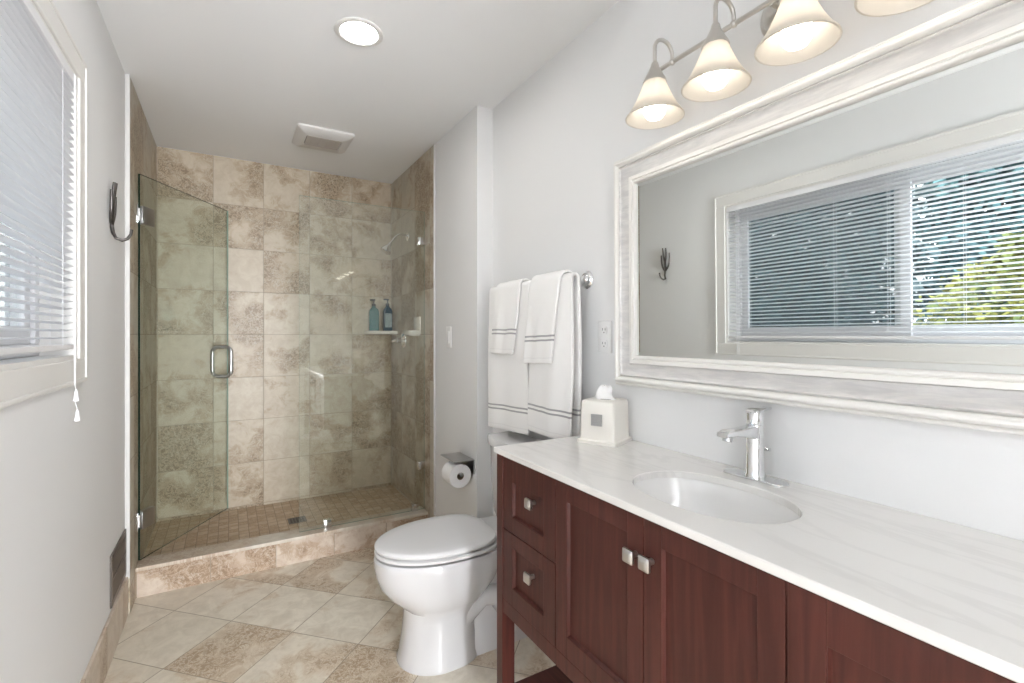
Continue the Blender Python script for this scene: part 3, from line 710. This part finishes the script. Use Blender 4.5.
# countertop with an oval cut-out, basin and faucet
SX, SY, SA, SB = .935, .716, .131, .187
def ell(z, k=1.0, n=64, e=2.25):
    out = []
    for i in range(n):
        a = 2*PI*i/n; c_, s_ = math.cos(a), math.sin(a); q = (abs(c_)**e+abs(s_)**e)**(-1/e)
        out.append(Vector((SX+SA*k*q*c_, SY+SB*k*q*s_, z)))
    return out
def rect_ring(x0, x1, y0, y1, z, n=64):
    out = []
    for i in range(n):
        a = 2*PI*i/n; d = Vector((SA*math.cos(a), SB*math.sin(a)))
        tx = ((x1-SX) if d.x > 0 else (x0-SX))/d.x if abs(d.x) > 1e-9 else 1e9
        ty = ((y1-SY) if d.y > 0 else (y0-SY))/d.y if abs(d.y) > 1e-9 else 1e9
        t = min(tx, ty); out.append(Vector((SX+d.x*t, SY+d.y*t, z)))
    for cx, cy in ((x0,y0),(x0,y1),(x1,y0),(x1,y1)):      # snap the nearest point to each corner
        k = min(range(n), key=lambda i: (out[i].x-cx)**2+(out[i].y-cy)**2); out[k] = Vector((cx, cy, z))
    return out
ct_ = MB(); x0, x1, y0, y1 = .730, XM-.001, .038, 1.360
loops = [rect_ring(x0+.002, x1, y0+.002, y1-.002, .889), rect_ring(x0, x1, y0, y1, .891), rect_ring(x0, x1, y0, y1, .905), rect_ring(x0+.002, x1, y0+.002, y1-.002, .907), ell(.907, 1.012), ell(.905, 1.0), ell(.889, 1.0)]
R = [[ct_.bm.verts.new(p) for p in r] for r in loops]
for i in range(len(R)):
    a, b = R[i], R[(i+1) % len(R)]
    for k in range(64): ct_.bm.faces.new((a[k], a[(k+1) % 64], b[(k+1) % 64], b[k]))
tag(ct_.build('countertop', M['marble']), 'white marble countertop with an oval cut-out on the dark cabinet', 'countertop')
bs = MB(); prof = [(1.10, 0), (1.02, 0), (1.0, -.006), (.97, -.03), (.90, -.07), (.76, -.105), (.5, -.125), (.2, -.132), (.06, -.133)]
loops = [ell(.8885+h_, k) for k, h_ in prof]
out_ = [(.06, -.141), (.5, -.135), (.80, -.115), (.98, -.06), (1.06, -.012), (1.10, -.008)]
loops += [ell(.8885+h_, k) for k, h_ in out_]
R = [[bs.bm.verts.new(p) for p in r] for r in loops]
for i in range(len(R)):
    a, b = R[i], R[(i+1) % len(R)]
    for k in range(64): bs.bm.faces.new((a[k], a[(k+1) % 64], b[(k+1) % 64], b[k]))
bo = bs.build('sink_basin', M['basin'], smooth=True); tag(bo, 'white oval undermount basin in the marble countertop', 'sink')
MB().lathe([(.024, .7555), (.024, .758), (.018, .7585), (.0001, .7570)], (SX, SY, 0), seg=24).build('drain', M['chrome'], bo, True)

FX, FY, FZ = 1.131, .733, .907
fc = thing('faucet', (FX, FY, FZ), 'chrome single-lever faucet behind the oval basin', 'faucet')
MB().loft([rrect(FX, FY, .026, .082, .024, FZ, 8), rrect(FX, FY, .026, .082, .024, FZ+.003, 8), rrect(FX, FY, .024, .080, .022, FZ+.005, 8)]).build('deck_plate', M['chrome'], fc, True)
MB().lathe([(.0235, FZ+.004), (.0235, FZ+.010), (.0215, FZ+.014), (.0208, FZ+.09), (.0208, FZ+.130), (.0195, FZ+.134), (.0001, FZ+.134)], (FX, FY, 0), seg=32).build('body', M['chrome'], fc, True)
def sprect(x, zc, hw, hz, r): return [Vector((x, FY+p.x, p.y+zc)) for p in rrect(0, 0, hw, hz, r, 0, 5)]
MB().loft([sprect(FX, 1.022, .0165, .020, .008), sprect(FX-.03, 1.025, .0162, .0145, .007), sprect(FX-.06, 1.027, .0162, .0105, .006), sprect(FX-.088, 1.029, .0160, .0092, .006), sprect(FX-.114, 1.029, .0155, .0085, .006), sprect(FX-.126, 1.027, .0140, .006, .004)]).build('spout', M['chrome'], fc, True)
MB().lathe([(.0105, 0), (.0115, .004), (.0115, .013), (.009, .014)], (FX-.105, FY, 1.023), (-.25, 0, -1), 20).build('aerator', M['steel'], fc, True)
hd_ = MB().lathe([(.0195, FZ+.136), (.0200, FZ+.138), (.0200, FZ+.162), (.0185, FZ+.168), (.0001, FZ+.170)], (FX, FY, 0), seg=32)
hd_.loft([[Vector((FX+xx, FY+p.x, p.y+FZ+zc)) for p in rrect(0, 0, hw, hz, hz*.9, 0, 4)] for xx, zc, hw, hz in ((-.019, .167, .012, .004), (0, .169, .0185, .0045), (.025, .170, .0150, .004), (.052, .171, .0120, .0032), (.060, .171, .009, .002))])
hd_.build('lever', M['chrome'], fc, True)
lr = MB().tube([(FX+.036, FY, FZ+.004), (FX+.036, FY, FZ+.075)], .0025, 10); lr.tube([(FX+.036, FY-.0, FZ+.068), (FX+.036, FY-.018, FZ+.070)], .0045, 10)
lr.build('lift_rod', M['chrome'], fc, True)

# tissue box
tx = thing('tissue_box', (1.094, 1.247, .907), 'cream square tissue box cover with a silver square', 'tissue box')
tm = Matrix.Translation((1.093, 1.246, .907)) @ Matrix.Rotation(math.radians(24), 4, 'Z')
tc = MB().loft([rrect(0, 0, .070, .070, .006, 0), rrect(0, 0, .070, .070, .006, .010), rrect(0, 0, .064, .064, .008, .013), rrect(0, 0, .063, .063, .010, .016), rrect(0, 0, .061, .061, .012, .132), rrect(0, 0, .058, .058, .012, .139), rrect(0, 0, .050, .050, .012, .142)], cap=True)
tc.xform(tm); tc.build('cover', M['tissuebox'], tx, True)
MB().loft([[Vector((math.cos(a)*.020, math.sin(a)*.034, z_)) for a in [2*PI*i/24 for i in range(24)]] for z_ in (.1405, .1428)]).xform(tm).build('slot', M['slot'], tx)
MB().box(-.0665, -.0600, -.019, .019, .060, .098, .0008).xform(tm).build('silver_square', M['silver'], tx)
tp = MB(); rings = []
for i in range(9):
    t = i/8; r1, r2 = .030*(1-t)**.7+.012, .012*(1-t)+.007
    rings.append([Vector((math.cos(a)*r2*(1+.25*math.sin(3*a+t*3)), .003*math.sin(t*5)+math.sin(a)*r1*(1+.2*math.sin(2*a+t*4)), .140+.046*t+.004*math.sin(4*a)*t)) for a in [2*PI*k/28 for k in range(28)]])
tp.loft(rings); tp.xform(tm); tp.build('tissue', M['paper'], tx, 'all')

# ------------------------------------------------------------------ toilet
TY = 1.826
to = thing('toilet', (.85, TY, 0), 'white two-piece toilet with closed elongated lid beside the vanity', 'toilet')
def egg(xf, xb, hw, z, n=48, e=2.0, mid=.58):
    """elongated outline: front (small x) rounder, back blunter"""
    out = []; L = xb-xf; xm = xf+L*mid
    for i in range(n):
        a = 2*PI*i/n; c_, s_ = math.cos(a), math.sin(a)
        if c_ < 0: x = xm+c_*(xm-xf); y = hw*s_
        else:
            q = (abs(c_)**3.2+abs(s_)**3.2)**(-1/3.2); x = xm+c_*q*(xb-xm); y = hw*s_*q
        out.append(Vector((x, TY+y, z)))
    return out
bw = MB()
bw.loft([egg(.562, .87, .145, 0, mid=.5), egg(.562, .87, .145, .012, mid=.5), egg(.570, .865, .138, .03, mid=.5), egg(.580, .86, .128, .10, mid=.5), egg(.588, .86, .122, .17, mid=.5),
         egg(.588, .87, .125, .205, mid=.5), egg(.562, .89, .142, .230, mid=.5), egg(.524, .92, .160, .265, mid=.52), egg(.495, .95, .172, .305, mid=.55), egg(.480, .965, .179, .35, mid=.57), egg(.473, .97, .183, .39, mid=.58), egg(.473, .97, .183, .410, mid=.58), egg(.480, .968, .178, .418, mid=.58)])
# trapway and rear foot, part of the same casting
bw.loft([rrect(.93, TY, .20, .115, .05, 0), rrect(.93, TY, .20, .115, .05, .015), rrect(.93, TY, .19, .100, .05, .06), rrect(.95, TY, .16, .075, .05, .12), rrect(.96, TY, .15, .070, .05, .20), rrect(.965, TY, .155, .085, .05, .28), rrect(.975, TY, .165, .12, .05, .34), rrect(.985, TY, .165, .15, .05, .39), rrect(.985, TY, .165, .155, .05, .424)])
trp = [(.76, TY-.075, .10), (.82, TY-.078, .17), (.88, TY-.078, .215), (.95, TY-.076, .20), (1.0, TY-.074, .13), (1.01, TY-.07, .04)]
for sg in (1, -1): bw.tube([(x, TY+(y-TY)*sg, z_) for x, y, z_ in trp], [.04, .043, .045, .045, .045, .045], 14)
bw.build('bowl', M['porcelain'], to, True)
MB().loft([egg(.484, .955, .176, .4265, mid=.58), egg(.476, .955, .184, .4295, mid=.58), egg(.475, .955, .185, .4380, mid=.58), egg(.480, .955, .180, .4420, mid=.58)]).build('seat', M['seat'], to, True)
lidm = MB().loft([egg(.486, .945, .174, .4475, mid=.58), egg(.477, .945, .183, .4500, mid=.58), egg(.475, .945, .185, .4580, mid=.58), egg(.480, .943, .181, .4645, mid=.58), egg(.488, .938, .173, .4675, mid=.58), egg(.53, .91, .13, .4695, mid=.58), egg(.60, .86, .07, .4702, mid=.58)])
lidm.build('lid', M['seat'], to, True)
for sg in (-1, 1): MB().lathe([(.011, -.02), (.012, -.016), (.012, .016), (.011, .02)], (.958, TY+sg*.075, .440), (0, 1, 0), 16).build('hinge', M['seat'], to, True)
def tank(xf, xbow, hw, z, r=.03, n=10):
    pts = []; xb = XM-.014
    pts.append(Vector((xb, TY-hw, z))); pts.append(Vector((xb, TY+hw, z)))
    for i in range(n+1):
        e = 1-2*i/n; pts.append(Vector((xf-xbow*(1-abs(e)**2.6), TY+e*hw, z)))
    return pts
MB().loft([tank(1.075, .03, .155, .426), tank(1.066, .032, .163, .46), tank(1.058, .035, .172, .60), tank(1.054, .037, .176, .765)]).build('tank', M['porcelain'], to, True)
MB().loft([tank(1.050, .040, .181, .766), tank(1.046, .041, .185, .770), tank(1.046, .041, .185, .795), tank(1.050, .040, .181, .803), tank(1.065, .036, .166, .807)]).build('tank_lid', M['porcelain'], to, True)
lvr = MB().tube([(1.04, TY-.13, .72), (1.005, TY-.13, .72)], .008, 12); lvr.tube([(1.010, TY-.135, .72), (1.006, TY-.10, .718), (1.006, TY-.06, .712)], [.007, .006, .005], 10)
lvr.build('flush_lever', M['chrome'], to, True)

# ------------------------------------------------------------------ outside the window
def tree(name, x, y, z0, h_, rad, n, m_, label, seed, leaf=.11, conical=False, bush=False):
    rnd = random.Random(seed); t = thing(name, (x, y, z0), label, 'tree' if not bush else 'shrub', 'trees and shrubs outside the window')
    MB().tube([(x, y, z0), (x+.03, y, z0+h_*.4), (x, y+.03, z0+h_*.85)], [.10 if not bush else .05, .07 if not bush else .035, .02], 8).build('trunk', M['trunk'], t, True)
    f = MB(); bm = f.bm
    for i in range(n):
        e = rnd.random(); zz = z0+h_*(.12+.88*e)
        rr = rad*((1-e)*.95+.08 if conical else math.sqrt(max(.05, 1-(2*e-.9)**2)))
        a = rnd.random()*2*PI; q = rr*math.sqrt(rnd.random())*(.75+.5*rnd.random())
        c = Vector((x+math.cos(a)*q, y+math.sin(a)*q, zz))
        d = Vector((rnd.uniform(-1,1), rnd.uniform(-1,1), rnd.uniform(-.8,.5))).normalized(); s_ = d.orthogonal().normalized()
        s_ = (Matrix.Rotation(rnd.random()*6.28, 3, d) @ s_); L = leaf*(.6+.8*rnd.random())
        vs = [bm.verts.new(c), bm.verts.new(c+d*L*.5+s_*L*.28), bm.verts.new(c+d*L), bm.verts.new(c+d*L*.5-s_*L*.28)]
        bm.faces.new(vs)
    me = bpy.data.meshes.new('foliage'); bm.to_mesh(me); bm.free(); me.materials.append(m_)
    o = bpy.data.objects.new('foliage', me); C.objects.link(o); finish(o, t, False)
tree('evergreen_tree', -7.0, 5.2, -.6, 5.6, 2.0, 9000, M['leaf_dark'], 'broad dark evergreen tree behind the left window pane', 1, .24)
tree('evergreen_tree', -10.6, 3.25, -.6, 6.4, 1.45, 13000, M['leaf_teal'], 'tall blue-green evergreen tree beside the window mullion', 2, .20)
tree('leafy_shrub', -4.4, 1.45, -.6, 2.75, 1.0, 11000, M['leaf_yellow'], 'yellow-green leafy shrub low behind the right window pane', 3, .085, bush=True)
tree('evergreen_tree', -13.6, 1.3, -.6, 6.6, 1.7, 13000, M['leaf_teal'], 'distant blue-green tree behind the yellow shrub', 4, .20)
